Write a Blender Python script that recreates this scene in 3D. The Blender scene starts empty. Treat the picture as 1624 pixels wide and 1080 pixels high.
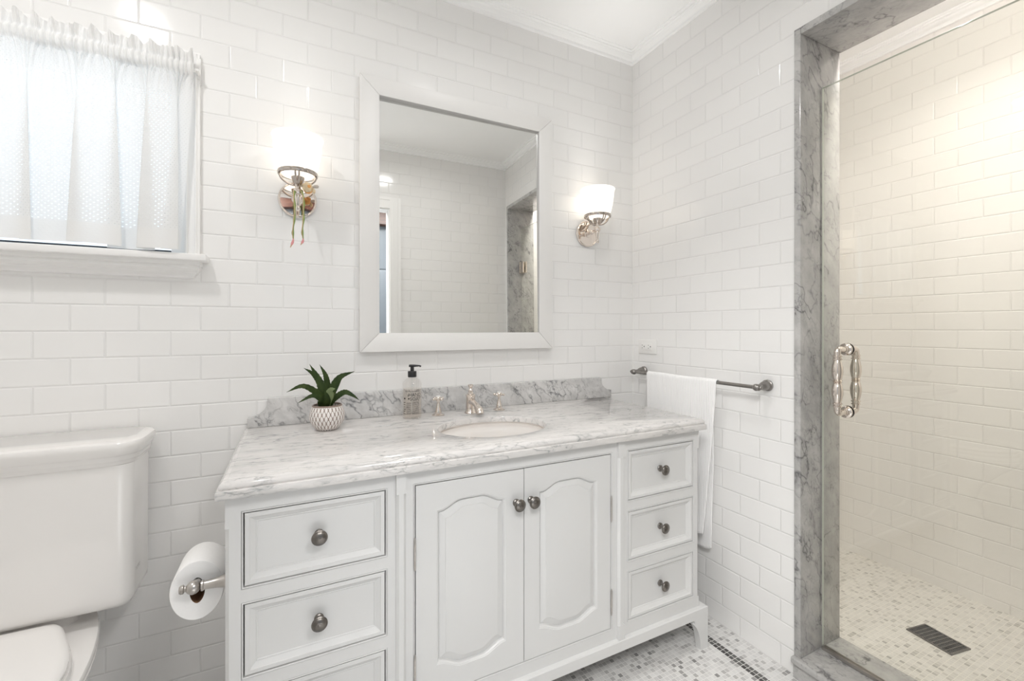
import bpy, bmesh, math, random
from mathutils import Vector, Matrix
random.seed(7)
PI = math.pi
C = bpy.context.scene.collection
SC = bpy.context.scene

# ------------------------------------------------------------------ camera
cam_d = bpy.data.cameras.new('camera')
cam = bpy.data.objects.new('camera', cam_d); C.objects.link(cam)
cam.location = (-1.5268, -1.7033, 1.1767)
cam.rotation_euler = (PI/2, 0, -0.46416)
cam_d.sensor_fit = 'HORIZONTAL'; cam_d.sensor_width = 36.0
cam_d.lens = 36.0*698.84/1624.0
cam_d.shift_y = -19.6/1624.0
cam_d.clip_start = 0.02
SC.camera = cam

# ------------------------------------------------------------------ world, colour management, lights
SC.view_settings.view_transform = 'Standard'
SC.view_settings.look = 'None'
SC.view_settings.exposure = 0.47
SC.view_settings.gamma = 1.0
try: SC.view_settings.use_curve_mapping = False
except Exception: pass
cy = SC.cycles
cy.max_bounces = 14; cy.diffuse_bounces = 8; cy.glossy_bounces = 6
cy.transmission_bounces = 8; cy.transparent_max_bounces = 16
cy.sample_clamp_indirect = 6.0
cy.caustics_reflective = False; cy.caustics_refractive = False
cy.use_denoising = True

W = bpy.data.worlds.new('world'); SC.world = W; W.use_nodes = True
wn = W.node_tree.nodes; wl = W.node_tree.links
wn['Background'].inputs['Color'].default_value = (0.76, 0.88, 1.0, 1)
wn['Background'].inputs['Strength'].default_value = 1.3

def area_light(name, loc, size, power, col=(1, 1, 1), aim=None, size_y=None, spread=PI):
    d = bpy.data.lights.new(name, 'AREA')
    d.energy = power; d.color = col; d.spread = spread
    if size_y: d.shape = 'RECTANGLE'; d.size = size; d.size_y = size_y
    else: d.shape = 'DISK'; d.size = size
    o = bpy.data.objects.new(name, d); C.objects.link(o); o.location = loc
    if aim is not None:
        o.rotation_euler = (Vector(aim)-Vector(loc)).to_track_quat('-Z', 'Y').to_euler()
    return o
def point_light(name, loc, r, power, col):
    d = bpy.data.lights.new(name, 'POINT'); d.energy = power; d.color = col; d.shadow_soft_size = r
    o = bpy.data.objects.new(name, d); C.objects.link(o); o.location = loc
    return o
WARM = (1.0, 0.93, 0.84)
area_light('recessed_lamp_over_toilet', (-2.10, -0.74, 2.515), 0.10, 4.6, (1, .985, .97), spread=2.9)
area_light('added_fill_over_vanity', (-0.85, -0.86, 2.515), 0.13, 3.3, (1, .985, .97), spread=2.9)  # added fill light, no known fixture; lifts the drawers and right wall
area_light('recessed_lamp_in_shower', (0.30, -1.14, 2.515), 0.14, 7.2, (1, .95, .90), spread=2.5)
area_light('added_hall_fill', (-2.15, -2.35, 2.50), 0.9, 75.0, (1, .995, .985), size_y=0.9)  # added unseen fill light behind the camera, brightens the right side
area_light('added_hall_fill', (-0.75, -2.35, 2.50), 0.6, 20.0, (1, .995, .985), size_y=0.6)  # second added fill light in the hall, lifts the toilet side
area_light('window_daylight', (-2.2, 0.42, 1.78), 0.9, .75, (1, .99, .985), aim=(-2.2, -1, 1.55), size_y=0.75)

# ------------------------------------------------------------------ mesh helpers
class MB:
    def __init__(self): self.v = []; self.f = []; self.uv = None
    def add(self, vs, fs):
        n = len(self.v); self.v += [tuple(p) for p in vs]
        self.f += [tuple(i+n for i in f) for f in fs]
        return self
    def merge_bm(self, bm, mtx=None):
        bm.verts.index_update()
        self.add([(mtx @ v.co) if mtx else v.co.copy() for v in bm.verts], [[v.index for v in f.verts] for f in bm.faces])
        bm.free(); return self
    def box(self, x0, x1, y0, y1, z0, z1, bev=0.0, seg=2, mtx=None):
        bm = bmesh.new(); bmesh.ops.create_cube(bm, size=1)
        for v in bm.verts:
            v.co = Vector(((x0+x1)/2+v.co.x*(x1-x0), (y0+y1)/2+v.co.y*(y1-y0), (z0+z1)/2+v.co.z*(z1-z0)))
        if bev > 0:
            bmesh.ops.bevel(bm, geom=list(bm.edges), offset=bev, segments=seg, profile=0.5, affect='EDGES')
        return self.merge_bm(bm, mtx)
    def rings(self, rings, cap0=True, cap1=True, closed=True):
        n = len(rings[0]); vs = []; fs = []
        for r in rings: vs += list(r)
        for i in range(len(rings)-1):
            for j in range(n if closed else n-1):
                k = (j+1) % n
                fs.append((i*n+j, i*n+k, (i+1)*n+k, (i+1)*n+j))
        if cap0 and closed: fs.append(tuple(range(n))[::-1])
        if cap1 and closed: fs.append(tuple((len(rings)-1)*n+j for j in range(n)))
        return self.add(vs, fs)
    def lathe(self, prof, mtx=None, seg=40, sx=1.0, sy=1.0, cap0=True, cap1=True):
        rs = []
        for r, h in prof:
            ring = []
            for j in range(seg):
                a = 2*PI*j/seg
                p = Vector((r*sx*math.cos(a), r*sy*math.sin(a), h))
                ring.append(mtx @ p if mtx else p)
            rs.append(ring)
        return self.rings(rs, cap0, cap1)
    def tube(self, pts, rad, seg=14, caps=True, flat=1.0, up=None):
        pts = [Vector(p) for p in pts]
        if not hasattr(rad, '__len__'): rad = [rad]*len(pts)
        t = (pts[1]-pts[0]).normalized()
        u = Vector(up) if up else (Vector((0, 0, 1)) if abs(t.z) < .9 else Vector((1, 0, 0)))
        n = (u-t*u.dot(t)).normalized()
        rs = []
        for i, p in enumerate(pts):
            if i == 0: t = pts[1]-pts[0]
            elif i == len(pts)-1: t = pts[-1]-pts[-2]
            else: t = (pts[i+1]-pts[i]).normalized()+(pts[i]-pts[i-1]).normalized()
            t.normalize(); n = (n-t*n.dot(t)).normalized(); b = t.cross(n)
            rs.append([p+(n*math.cos(a)*flat+b*math.sin(a))*rad[i] for a in [2*PI*j/seg for j in range(seg)]])
        return self.rings(rs, caps, caps)
    def ball(self, c, r, seg=20, sc=(1, 1, 1)):
        n = seg//2
        rs = []
        for i in range(1, n):
            th = PI*i/n
            rs.append([(c[0]+sc[0]*r*math.sin(th)*math.cos(2*PI*j/seg), c[1]+sc[1]*r*math.sin(th)*math.sin(2*PI*j/seg), c[2]-sc[2]*r*math.cos(th)) for j in range(seg)])
        return self.rings(rs)
    def prism(self, poly, lo, hi, axis='y', bev=0.0):
        # poly in (a,b): axis y -> (x,z); axis x -> (y,z); axis z -> (x,y)
        bm = bmesh.new()
        def P(a, b, h): return {'y': (a, h, b), 'x': (h, a, b), 'z': (a, b, h)}[axis]
        v0 = [bm.verts.new(P(a, b, lo)) for a, b in poly]; v1 = [bm.verts.new(P(a, b, hi)) for a, b in poly]
        n = len(poly)
        bm.faces.new(v0); bm.faces.new(v1[::-1])
        for i in range(n): bm.faces.new((v0[i], v1[i], v1[(i+1) % n], v0[(i+1) % n]))
        bmesh.ops.recalc_face_normals(bm, faces=bm.faces)
        if bev > 0:
            ed = [e for e in bm.edges if len(e.link_faces) == 2 and e.calc_face_angle(0) > .6]
            bmesh.ops.bevel(bm, geom=ed, offset=bev, segments=2, profile=.5, affect='EDGES')
        return self.merge_bm(bm)
    def frame(self, x0, x1, z0, z1, prof, cap=True, back=None):
        # mitred profile [(inset, y), ...] swept round a rectangle in the xz plane
        rs = [[(x0+i, y, z0+i), (x1-i, y, z0+i), (x1-i, y, z1-i), (x0+i, y, z1-i)] for i, y in prof]
        return self.rings(rs, cap0=(back is not None), cap1=cap)
    def build(self, name, m, parent=None, smooth=35, recalc=True):
        me = bpy.data.meshes.new(name)
        off = Vector(parent.matrix_world.translation) if parent else Vector((0, 0, 0))
        if parent: off = world_loc(parent)
        me.from_pydata([tuple(Vector(p)-off) for p in self.v], [], self.f)
        me.validate(); 
        bm = bmesh.new(); bm.from_mesh(me)
        if recalc: bmesh.ops.recalc_face_normals(bm, faces=bm.faces)
        bm.to_mesh(me); bm.free()
        if smooth:
            for p in me.polygons: p.use_smooth = True
            me.set_sharp_from_angle(angle=math.radians(smooth))
        me.materials.append(m)
        o = bpy.data.objects.new(name, me); C.objects.link(o)
        if parent: o.parent = parent
        return o
def world_loc(o):
    v = Vector(o.location)
    while o.parent: o = o.parent; v += Vector(o.location)
    return v
def tag(o, label=None, cat=None, group=None, kind=None):
    if label: o['label'] = label
    if cat: o['category'] = cat
    if group: o['group'] = group
    if kind: o['kind'] = kind
    return o
def thing(name, loc, label, cat, group=None):
    o = bpy.data.objects.new(name, None); C.objects.link(o); o.location = loc; o.empty_display_size = .05
    return tag(o, label, cat, group)
def struct(name, mb, m, label=None, smooth=30):
    o = mb.build(name, m, None, smooth); o['kind'] = 'structure'
    if label: o['label'] = label
    return o
def along(origin, direction, up=(0, 0, 1)):
    z = Vector(direction).normalized(); u = Vector(up)
    if abs(z.dot(u)) > .95: u = Vector((0, 1, 0))
    x = u.cross(z).normalized(); y = z.cross(x)
    m = Matrix((x, y, z)).transposed().to_4x4(); m.translation = Vector(origin)
    return m
def smooth01(t):
    t = max(0.0, min(1.0, t)); return t*t*(3-2*t)
def bez(pts, n=16):
    # catmull-rom through points
    P = [Vector(p) for p in pts]; P = [P[0]*2-P[1]]+P+[P[-1]*2-P[-2]]; out = []
    for i in range(1, len(P)-2):
        for k in range(n):
            t = k/n; a, b, c, d = P[i-1:i+3]
            out.append(.5*((2*b)+(c-a)*t+(2*a-5*b+4*c-d)*t*t+(-a+3*b-3*c+d)*t**3))
    out.append(P[-2]); return out

# ------------------------------------------------------------------ materials
class NT:
    def __init__(self, name):
        self.m = bpy.data.materials.new(name); self.m.use_nodes = True
        self.t = self.m.node_tree; self.n = self.t.nodes; self.n.clear()
        self.out = self.n.new('ShaderNodeOutputMaterial')
    def node(self, typ, **kw):
        x = self.n.new('ShaderNode'+typ)
        for k, v in kw.items(): setattr(x, k, v)
        return x
    def set(self, node, **kw):
        for k, v in kw.items():
            i = node.inputs[k.replace('_', ' ')] if not k.startswith('i') or not k[1:].isdigit() else node.inputs[int(k[1:])]
            self.put(i, v)
        return node
    def put(self, i, v):
        if hasattr(v, 'is_output') or isinstance(v, bpy.types.NodeSocket): self.t.links.new(v, i)
        else:
            if hasattr(i.default_value, '__len__') and not hasattr(v, '__len__'): v = (v,)*len(i.default_value)
            if hasattr(v, '__len__') and len(i.default_value) == 4 and len(v) == 3: v = tuple(v)+(1,)
            i.default_value = v
    def math(self, op, a, b=0.0, c=0.0):
        x = self.node('Math', operation=op); self.put(x.inputs[0], a); self.put(x.inputs[1], b)
        self.put(x.inputs[2], c); return x.outputs[0]
    def mix(self, f, a, b, blend='MIX'):
        x = self.node('MixRGB', blend_type=blend); self.put(x.inputs[0], f); self.put(x.inputs[1], a); self.put(x.inputs[2], b); return x.outputs[0]
    def ramp(self, f, stops):
        x = self.node('ValToRGB'); self.put(x.inputs[0], f); e = x.color_ramp.elements
        while len(e) < len(stops): e.new(.5)
        for i, (p, c) in enumerate(stops):
            e[i].position = p; e[i].color = (c, c, c, 1) if not hasattr(c, '__len__') else tuple(c)+(1,)
        return x.outputs[0]
    def noise(self, vec, scale, detail=4, rough=.55, dist=0.0):
        x = self.node('TexNoise'); self.put(x.inputs['Vector'], vec); self.set(x, Scale=scale, Detail=detail, Roughness=rough, Distortion=dist)
        return x.outputs['Fac']
    def pos(self): return self.node('NewGeometry').outputs['Position']
    def obj(self): return self.node('TexCoord').outputs['Object']
    def xyz(self, v): x = self.node('SeparateXYZ'); self.put(x.inputs[0], v); return x.outputs
    def comb(self, a, b, c=0.0):
        x = self.node('CombineXYZ'); self.put(x.inputs[0], a); self.put(x.inputs[1], b); self.put(x.inputs[2], c); return x.outputs[0]
    def mapping(self, v, scale=(1, 1, 1), rot=(0, 0, 0), loc=(0, 0, 0)):
        x = self.node('Mapping'); self.put(x.inputs['Vector'], v); x.inputs['Scale'].default_value = scale
        x.inputs['Rotation'].default_value = rot; x.inputs['Location'].default_value = loc; return x.outputs[0]
    def bump(self, h, strength, dist, normal=None):
        x = self.node('Bump'); self.put(x.inputs['Height'], h); x.inputs['Strength'].default_value = strength; x.inputs['Distance'].default_value = dist
        if normal is not None: self.put(x.inputs['Normal'], normal)
        return x.outputs[0]
    def pbr(self, col, rough=.5, metal=0.0, normal=None, spec=.5, coat=0.0, **kw):
        x = self.node('BsdfPrincipled'); self.put(x.inputs['Base Color'], col); self.put(x.inputs['Roughness'], rough)
        self.put(x.inputs['Metallic'], metal); x.inputs['Specular IOR Level'].default_value = spec
        x.inputs['Coat Weight'].default_value = coat
        if normal is not None: self.put(x.inputs['Normal'], normal)
        for k, v in kw.items(): self.put(x.inputs[k.replace('_', ' ')], v)
        self.t.links.new(x.outputs[0], self.out.inputs[0]); return self.m
    def finish(self, sh): self.t.links.new(sh, self.out.inputs[0]); return self.m

def plain(name, col, rough=.5, metal=0.0, var=.02, nscale=30, bump=0.0, bdist=.0005, **kw):
    t = NT(name); p = t.obj(); n = t.noise(p, nscale, 4)
    f = t.math('MULTIPLY', t.math('SUBTRACT', n, .5), var*2)
    c = t.mix(1.0, col, t.comb(*(t.math('ADD', f, 1.0),)*3), 'MULTIPLY')
    nm = t.bump(n, bump, bdist) if bump else None
    return t.pbr(c, rough, metal, nm, **kw)

TW, TH = 0.1556, 0.0778
def tile_material(name, ax, off, col=(.87, .862, .85)):
    t = NT(name); s = t.xyz(t.pos())
    u = t.math('ADD', s[ax], off); vec = t.comb(u, s[2], 0)
    def brick(ms, sm):
        b = t.node('TexBrick', offset=.5, offset_frequency=2, squash=1.0)
        t.set(b, Vector=vec, Scale=1.0, Color1=(1, 1, 1, 1), Color2=(.965, .965, .965, 1), Mortar=(.0, .0, .0, 1))
        b.inputs['Mortar Size'].default_value = ms; b.inputs['Mortar Smooth'].default_value = sm
        b.inputs['Brick Width'].default_value = TW; b.inputs['Row Height'].default_value = TH; b.inputs['Bias'].default_value = -.2
        return b
    b1 = brick(.0010, .3); b2 = brick(.0042, 1.0)
    tone = t.mix(.6, (1, 1, 1), b1.outputs['Color'])
    c = t.mix(1.0, col, tone, 'MULTIPLY')
    grout = tuple(min(1, x*.93) for x in col)
    c = t.mix(b1.outputs['Fac'], c, grout)
    cushion = t.math('SUBTRACT', 1.0, b2.outputs['Fac'])
    wav = t.noise(vec, 9.0, 1, .4)
    h = t.math('ADD', t.math('MULTIPLY', cushion, 1.0), t.math('MULTIPLY', wav, .45))
    nm = t.bump(h, .75, .0016)
    r = t.math('ADD', t.math('MULTIPLY', b1.outputs['Fac'], .5), .12)
    return t.pbr(c, r, 0, nm, spec=.5)
M = {}
M['tile_back'] = tile_material('subway tile back', 0, .0744+TW*40)
M['tile_side'] = tile_material('subway tile side', 1, .6688+TW*40)
M['tile_shower'] = tile_material('subway tile shower', 1, .9495+TW*40, (.88, .855, .825))

def mosaic_material(name, cell, off, lo, hi, band=None, grout=(.80, .79, .77), rowtone=.0):
    t = NT(name); p = t.pos(); s = t.xyz(p)
    u = t.math('DIVIDE', t.math('ADD', s[0], off[0]), cell); v = t.math('DIVIDE', t.math('ADD', s[1], off[1]), cell)
    fu, fv = t.math('FLOOR', u), t.math('FLOOR', v)
    w = t.node('TexWhiteNoise', noise_dimensions='2D'); t.put(w.inputs['Vector'], t.comb(fu, fv)); r = w.outputs['Value']
    tone = t.ramp(r, [(0, lo[0]), (.10, lo[1]), (.35, lo[2]), (1, hi)])
    cl = t.noise(p, 40, 4, .6)
    tone = t.mix(1.0, tone, t.ramp(cl, [(.3, .90), (.65, 1.0)]), 'MULTIPLY')
    if band:
        w2 = t.node('TexWhiteNoise', noise_dimensions='2D'); t.put(w2.inputs['Vector'], t.comb(t.math('ADD', fu, 31.7), fv))
        dark = t.ramp(w2.outputs['Value'], [(0, (.045, .043, .042)), (.4, (.075, .073, .07)), (1, (.14, .138, .13))])
        inb = t.math('MULTIPLY', t.math('GREATER_THAN', fu, band[0]-.5), t.math('LESS_THAN', fu, band[1]+.5))
        tone = t.mix(inb, tone, dark)
    du = t.math('ABSOLUTE', t.math('SUBTRACT', t.math('FRACT', u), .5)); dv = t.math('ABSOLUTE', t.math('SUBTRACT', t.math('FRACT', v), .5))
    e = t.math('MAXIMUM', du, dv)
    g = t.ramp(e, [(.425, 0.0), (.455, 1.0)])
    c = t.mix(g, tone, grout)
    nm = t.bump(t.math('SUBTRACT', 1.0, g), .4, .001)
    return t.pbr(c, t.math('ADD', t.math('MULTIPLY', g, .4), .30), 0, nm)
M['floor'] = mosaic_material('marble mosaic floor', .0163, (0.0, .003), ((.27, .265, .26), (.47, .46, .45), (.64, .63, .62)), (.75, .745, .73), band=(-8, -7))
M['shower_floor'] = mosaic_material('marble mosaic shower floor', .0150, (0.004, .003), ((.42, .40, .36), (.60, .575, .53), (.70, .675, .63)), (.76, .735, .69), grout=(.82, .79, .73))

def marble_material(name, base, vein, scale=1.0, stretch=(1, 1, 1), rot=(0, 0, 0), amt=.6, cloud=.25, rough=.12, speck=.5, warp=.07):
    t = NT(name); p = t.mapping(t.mapping(t.pos(), rot=rot), scale=stretch)
    wob = t.node('TexNoise'); t.put(wob.inputs['Vector'], p); t.set(wob, Scale=7.0*scale, Detail=6, Roughness=.65)
    off = t.node('VectorMath', operation='MULTIPLY_ADD'); t.put(off.inputs[0], wob.outputs['Color']); off.inputs[1].default_value = (warp/scale,)*3; t.put(off.inputs[2], p)
    q = off.outputs[0]
    def vein_of(sc, wid, det=3):
        n = t.noise(q, sc*scale, det, .5, .15)
        d = t.math('ABSOLUTE', t.math('SUBTRACT', n, .5))
        return t.ramp(d, [(0, 1.0), (wid*.3, .5), (wid, 0.0)])
    m1 = t.ramp(t.noise(p, 4*scale, 3), [(.42, 0.15), (.60, 1.0)])
    m2 = t.ramp(t.noise(p, 9*scale, 3), [(.44, 0.0), (.62, 1.0)])
    v1 = t.math('MULTIPLY', vein_of(5.5, .024), m1)
    v2 = t.math('MULTIPLY', vein_of(17.0, .040), m2)
    v = t.math('MINIMUM', t.math('ADD', v1, t.math('MULTIPLY', v2, .75)), 1.0)
    sp = t.ramp(t.noise(q, 75*scale, 2, .5), [(.62, 0.0), (.74, 1.0)])
    sp = t.math('MULTIPLY', t.math('MULTIPLY', sp, m2), speck)
    cl = t.math('MULTIPLY', t.ramp(t.noise(q, 8*scale, 8, .7), [(.33, 0.0), (.75, 1.0)]), cloud)
    f = t.math('MINIMUM', t.math('ADD', t.math('MULTIPLY', t.math('MAXIMUM', v, sp), amt), cl), 1.0)
    return t.pbr(t.mix(f, base, vein), rough, spec=.5)
M['marble_top'] = marble_material('carrara counter marble', (.735, .712, .695), (.22, .235, .235), 2.3, (.40, 1.5, 1.2), (0, 0, .12), .72, .26, .06, 1.0, .06)
M['marble_splash'] = marble_material('carrara backsplash marble', (.70, .69, .68), (.17, .17, .175), 2.0, (1.15, 1, .7), (0, .7, 0), .78, .45, .12, .9, .06)
M['marble_jamb'] = marble_material('carrara jamb marble', (.56, .55, .535), (.10, .10, .105), 1.6, (1.2, 1, .6), (.55, .5, 0), .62, .48, .16, .9, .045)

M['wall_paint'] = plain('white trim paint', (.88, .872, .86), .35, nscale=12, var=.01)
M['ceiling'] = plain('ceiling paint', (.96, .96, .955), .8, nscale=20, var=.01)
M['cabinet'] = plain('pale grey cabinet paint', (.67, .668, .662), .38, nscale=9, var=.012)
M['mirror_frame'] = plain('white mirror frame paint', (.80, .79, .775), .4, nscale=15, var=.01)
M['mirror'] = NT('mirror silver').pbr((.91, .915, .90), .0, 1.0)
M['porcelain'] = plain('white porcelain', (.83, .81, .79), .05, nscale=3, var=.01, coat=.3)
M['basin'] = plain('ivory porcelain basin', (.84, .80, .765), .06, nscale=3, var=.01)
M['nickel'] = plain('polished nickel', (.80, .73, .67), .10, 1.0, nscale=40, var=.05)
M['nickel_dark'] = plain('aged nickel', (.50, .45, .41), .16, 1.0, nscale=40, var=.1)
M['nickel_plate'] = plain('mirror polished nickel', (.82, .75, .69), .02, 1.0, nscale=4, var=.02)
M['pewter'] = plain('dark pewter', (.20, .185, .17), .30, 1.0, nscale=60, var=.35)
M['pewter_bar'] = plain('brushed grey pewter', (.30, .285, .27), .32, 1.0, nscale=60, var=.25)
M['steel'] = plain('satin steel', (.55, .52, .49), .28, 1.0, nscale=50, var=.15)
M['white_plastic'] = plain('white plastic', (.84, .83, .81), .3, nscale=10, var=.01)
M['black'] = plain('black plastic', (.018, .018, .019), .32, nscale=30, var=.1)
M['dark'] = plain('painted recess shade', (.02, .02, .02), .7, nscale=30, var=.1)  # near-black paints in the shade inside gaps, slots and drain
M['paper'] = plain('white tissue paper', (.95, .94, .93), .9, nscale=160, var=.03, bump=.15, bdist=.0006)
M['cardboard'] = plain('brown cardboard', (.30, .17, .09), .9, nscale=80, var=.15)
M['soil'] = plain('dark potting soil', (.030, .020, .015), .95, nscale=120, var=.6, bump=.8, bdist=.004)
M['hall_paint'] = plain('blue grey hall paint', (.13, .15, .17), .5, nscale=10, var=.01)
M['sash_dark'] = plain('dark bronze sash', (.03, .035, .045), .5, nscale=20, var=.1)

def wood_material():
    t = NT('red brown wood'); p = t.mapping(t.pos(), scale=(.6, 6, 14))
    n = t.noise(p, 3.0, 6, .6, .6)
    return t.pbr(t.ramp(n, [(.3, (.030, .009, .005)), (.55, (.070, .024, .013)), (.75, (.11, .045, .026))]), .35)
M['wood'] = wood_material()

def glass_material(name, tint, ior=1.5, rough=0.0, edge=None):
    t = NT(name); f0 = ((ior-1)/(ior+1))**2
    ge = t.node('NewGeometry'); dt = t.node('VectorMath', operation='DOT_PRODUCT'); t.put(dt.inputs[0], ge.outputs['Normal']); t.put(dt.inputs[1], ge.outputs['Incoming'])
    k = t.math('POWER', t.math('SUBTRACT', 1.0, t.math('ABSOLUTE', dt.outputs['Value'])), 5.0)
    fr = t.math('ADD', t.math('MULTIPLY', k, 1-f0), f0)
    tr = t.node('BsdfTransparent'); t.put(tr.inputs[0], tint)
    gl = t.node('BsdfGlossy'); t.put(gl.inputs['Roughness'], rough); t.put(gl.inputs[0], (1, 1, 1))
    mx = t.node('MixShader'); t.put(mx.inputs[0], fr); t.put(mx.inputs[1], tr.outputs[0]); t.put(mx.inputs[2], gl.outputs[0])
    return t.finish(mx.outputs[0])
M['door_glass'] = glass_material('clear greenish door glass', (.972, .978, .962))
M['window_glass'] = glass_material('window glass', (.97, .98, .98))
M['bottle'] = glass_material('clear bottle plastic', (.972, .966, .96), 1.5)
M['soap'] = glass_material('clear amber soap', (.975, .955, .93), 1.08)
M['glass_edge'] = plain('polished glass edge', (.62, .66, .60), .12, nscale=10, var=.03)

def shade_material():
    t = NT('white opal lamp glass')
    tl = t.node('BsdfTranslucent'); t.put(tl.inputs[0], (.95, .92, .87))
    df = t.node('BsdfPrincipled'); t.put(df.inputs['Base Color'], (.9, .89, .87)); t.put(df.inputs['Roughness'], .12)
    em = t.node('Emission'); t.put(em.inputs[0], (1, .95, .88)); em.inputs[1].default_value = .36
    m1 = t.node('MixShader'); m1.inputs[0].default_value = .5; t.put(m1.inputs[1], tl.outputs[0]); t.put(m1.inputs[2], df.outputs[0])
    ad = t.node('AddShader'); t.put(ad.inputs[0], m1.outputs[0]); t.put(ad.inputs[1], em.outputs[0])
    return t.finish(ad.outputs[0])
M['shade'] = shade_material()

def cloth_material():
    t = NT('white eyelet cotton'); uv = t.node('TexCoord').outputs['UV']; s = t.xyz(uv)
    cu, cv = .0068, .0068
    v = t.math('DIVIDE', s[1], cv); row = t.math('FLOOR', v)
    u = t.math('ADD', t.math('DIVIDE', s[0], cu), t.math('MULTIPLY', t.math('MODULO', row, 2.0), .5))
    du = t.math('SUBTRACT', t.math('FRACT', u), .5); dv = t.math('SUBTRACT', t.math('FRACT', v), .5)
    d = t.math('SQRT', t.math('ADD', t.math('MULTIPLY', du, du), t.math('MULTIPLY', dv, dv)))
    hole = t.math('LESS_THAN', d, .125)
    body = t.math('MULTIPLY', t.math('GREATER_THAN', s[1], .060), t.math('LESS_THAN', s[1], .545))
    hole = t.math('MULTIPLY', hole, body)
    w = t.noise(t.mapping(uv, scale=(1, 1, 1)), 420, 2)
    nm = t.bump(t.math('ADD', w, t.math('MULTIPLY', d, .6)), .25, .0006)
    df = t.node('BsdfDiffuse'); t.put(df.inputs[0], (.88, .87, .855)); t.put(df.inputs['Normal'], nm)
    tl = t.node('BsdfTranslucent'); t.put(tl.inputs[0], (.88, .89, .90))
    mx = t.node('MixShader'); t.put(mx.inputs[0], t.math('ADD', t.math('MULTIPLY', body, .12), .20)); t.put(mx.inputs[1], df.outputs[0]); t.put(mx.inputs[2], tl.outputs[0])
    tr = t.node('BsdfTransparent')
    m2 = t.node('MixShader'); t.put(m2.inputs[0], t.math('MULTIPLY', hole, .9)); t.put(m2.inputs[1], mx.outputs[0]); t.put(m2.inputs[2], tr.outputs[0])
    return t.finish(m2.outputs[0])
M['curtain'] = cloth_material()

def towel_material():
    t = NT('white ribbed cotton towel'); s = t.xyz(t.obj())
    rib = t.math('SINE', t.math('MULTIPLY', s[1], 2*PI/.0085))
    n = t.noise(t.obj(), 500, 2)
    nm = t.bump(t.math('ADD', rib, t.math('MULTIPLY', n, .8)), .5, .0009)
    return t.pbr((.94, .935, .93), .95, 0, nm, spec=.1, **{'Sheen_Weight': .2})
M['towel'] = towel_material()

def pot_material():
    t = NT('white and brown woven ceramic'); s = t.xyz(t.obj())
    ang = t.math('MULTIPLY', t.math('ARCTAN2', s[1], s[0]), 26/(2*PI)); b = t.math('DIVIDE', s[2], .0275)
    a1 = t.math('ABSOLUTE', t.math('SINE', t.math('MULTIPLY', t.math('ADD', ang, b), PI)))
    a2 = t.math('ABSOLUTE', t.math('SINE', t.math('MULTIPLY', t.math('SUBTRACT', ang, b), PI)))
    f = t.math('MULTIPLY', a1, a2)
    k = t.ramp(f, [(.10, 0.0), (.30, 1.0)])
    k = t.math('MULTIPLY', k, t.math('LESS_THAN', s[2], .0765))
    c = t.mix(k, (.27, .20, .165), (.83, .79, .765))
    return t.pbr(c, .45, 0, t.bump(f, .5, .002))
M['pot'] = pot_material()

def leaf_material():
    t = NT('dark green succulent leaf'); p = t.obj(); n = t.noise(t.mapping(p, scale=(1, 1, .4)), 60, 4)
    z = t.xyz(p)[2]
    c = t.ramp(n, [(.3, (.016, .034, .008)), (.6, (.042, .066, .016)), (.8, (.085, .11, .032))])
    base = t.ramp(t.math('DIVIDE', z, .2), [(.40, (.22, .24, .05)), (.55, (1, 1, 1))])
    return t.pbr(t.mix(.35, c, t.mix(1.0, c, base, 'MULTIPLY')), .45, spec=.2)
M['leaf'] = leaf_material()
M['leaf_pale'] = plain('pale green leaf underside', (.20, .26, .12), .5, nscale=60, var=.1)
M['strand_green'] = plain('green stem', (.24, .33, .10), .6, nscale=90, var=.35)
M['strand_pink'] = plain('pink stem tip', (.75, .33, .33), .6, nscale=90, var=.2)
M['strand_tan'] = plain('tan stem edge', (.62, .42, .27), .7, nscale=60, var=.2)
M['petal_cream'] = plain('cream dried petal', (.74, .60, .40), .75, nscale=60, var=.25, bump=.4, bdist=.003)
M['petal_orange'] = plain('orange dried petal', (.80, .40, .13), .7, nscale=60, var=.25, bump=.4, bdist=.003)
M['petal_grey'] = plain('grey bud', (.52, .47, .42), .75, nscale=60, var=.2)

# ------------------------------------------------------------------ room shell
FW = -1.575        # front wall inner face
LW = -2.72        # left wall inner face
SX = 1.02         # shower far wall
CE = 2.53         # ceiling
WX0, WX1, WZ0, WZ1 = -2.60, -1.826, 1.385, 2.005   # window opening
mb = MB()
mb.box(LW-.1, WX0, 0, .14, 0, CE); mb.box(WX1, SX+.1, 0, .14, 0, CE)
mb.box(WX0, WX1, 0, .14, 0, WZ0); mb.box(WX0, WX1, 0, .14, WZ1, CE)
struct('wall_back', mb, M['tile_back'], smooth=0)
JY0, JY1 = -1.530, -.80      # opening in the right wall before lining
mb = MB(); mb.box(0, .21, JY1, 0, 0, CE); mb.box(0, .21, FW, JY0, 0, CE)
mb.box(0, .21, JY0, JY1, 2.18, CE); mb.box(0, .21, JY0, JY1, 0, .05)
struct('wall_right', mb, M['tile_side'], smooth=0)
mb = MB(); mb.box(SX, SX+.1, FW-.1, 0, 0, CE)
struct('wall_shower', mb, M['tile_shower'], smooth=0)
DX0, DX1, DZ = -1.70, -.925, 2.07
mb = MB(); mb.box(LW-.1, DX0, FW-.10, FW, 0, CE); mb.box(DX1, SX, FW-.10, FW, 0, CE); mb.box(DX0, DX1, FW-.10, FW, DZ, CE)
struct('wall_front', mb, M['tile_back'], smooth=0)
mb = MB(); mb.box(LW-.1, LW, FW, 0, 0, CE)
struct('wall_left', mb, M['tile_side'], smooth=0)
mb = MB(); mb.box(LW, 0, FW-.10, 0, -.08, 0)
struct('floor', mb, M['floor'], smooth=0)
mb = MB(); mb.box(.21, SX, FW, 0, -.08, .04)
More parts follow.
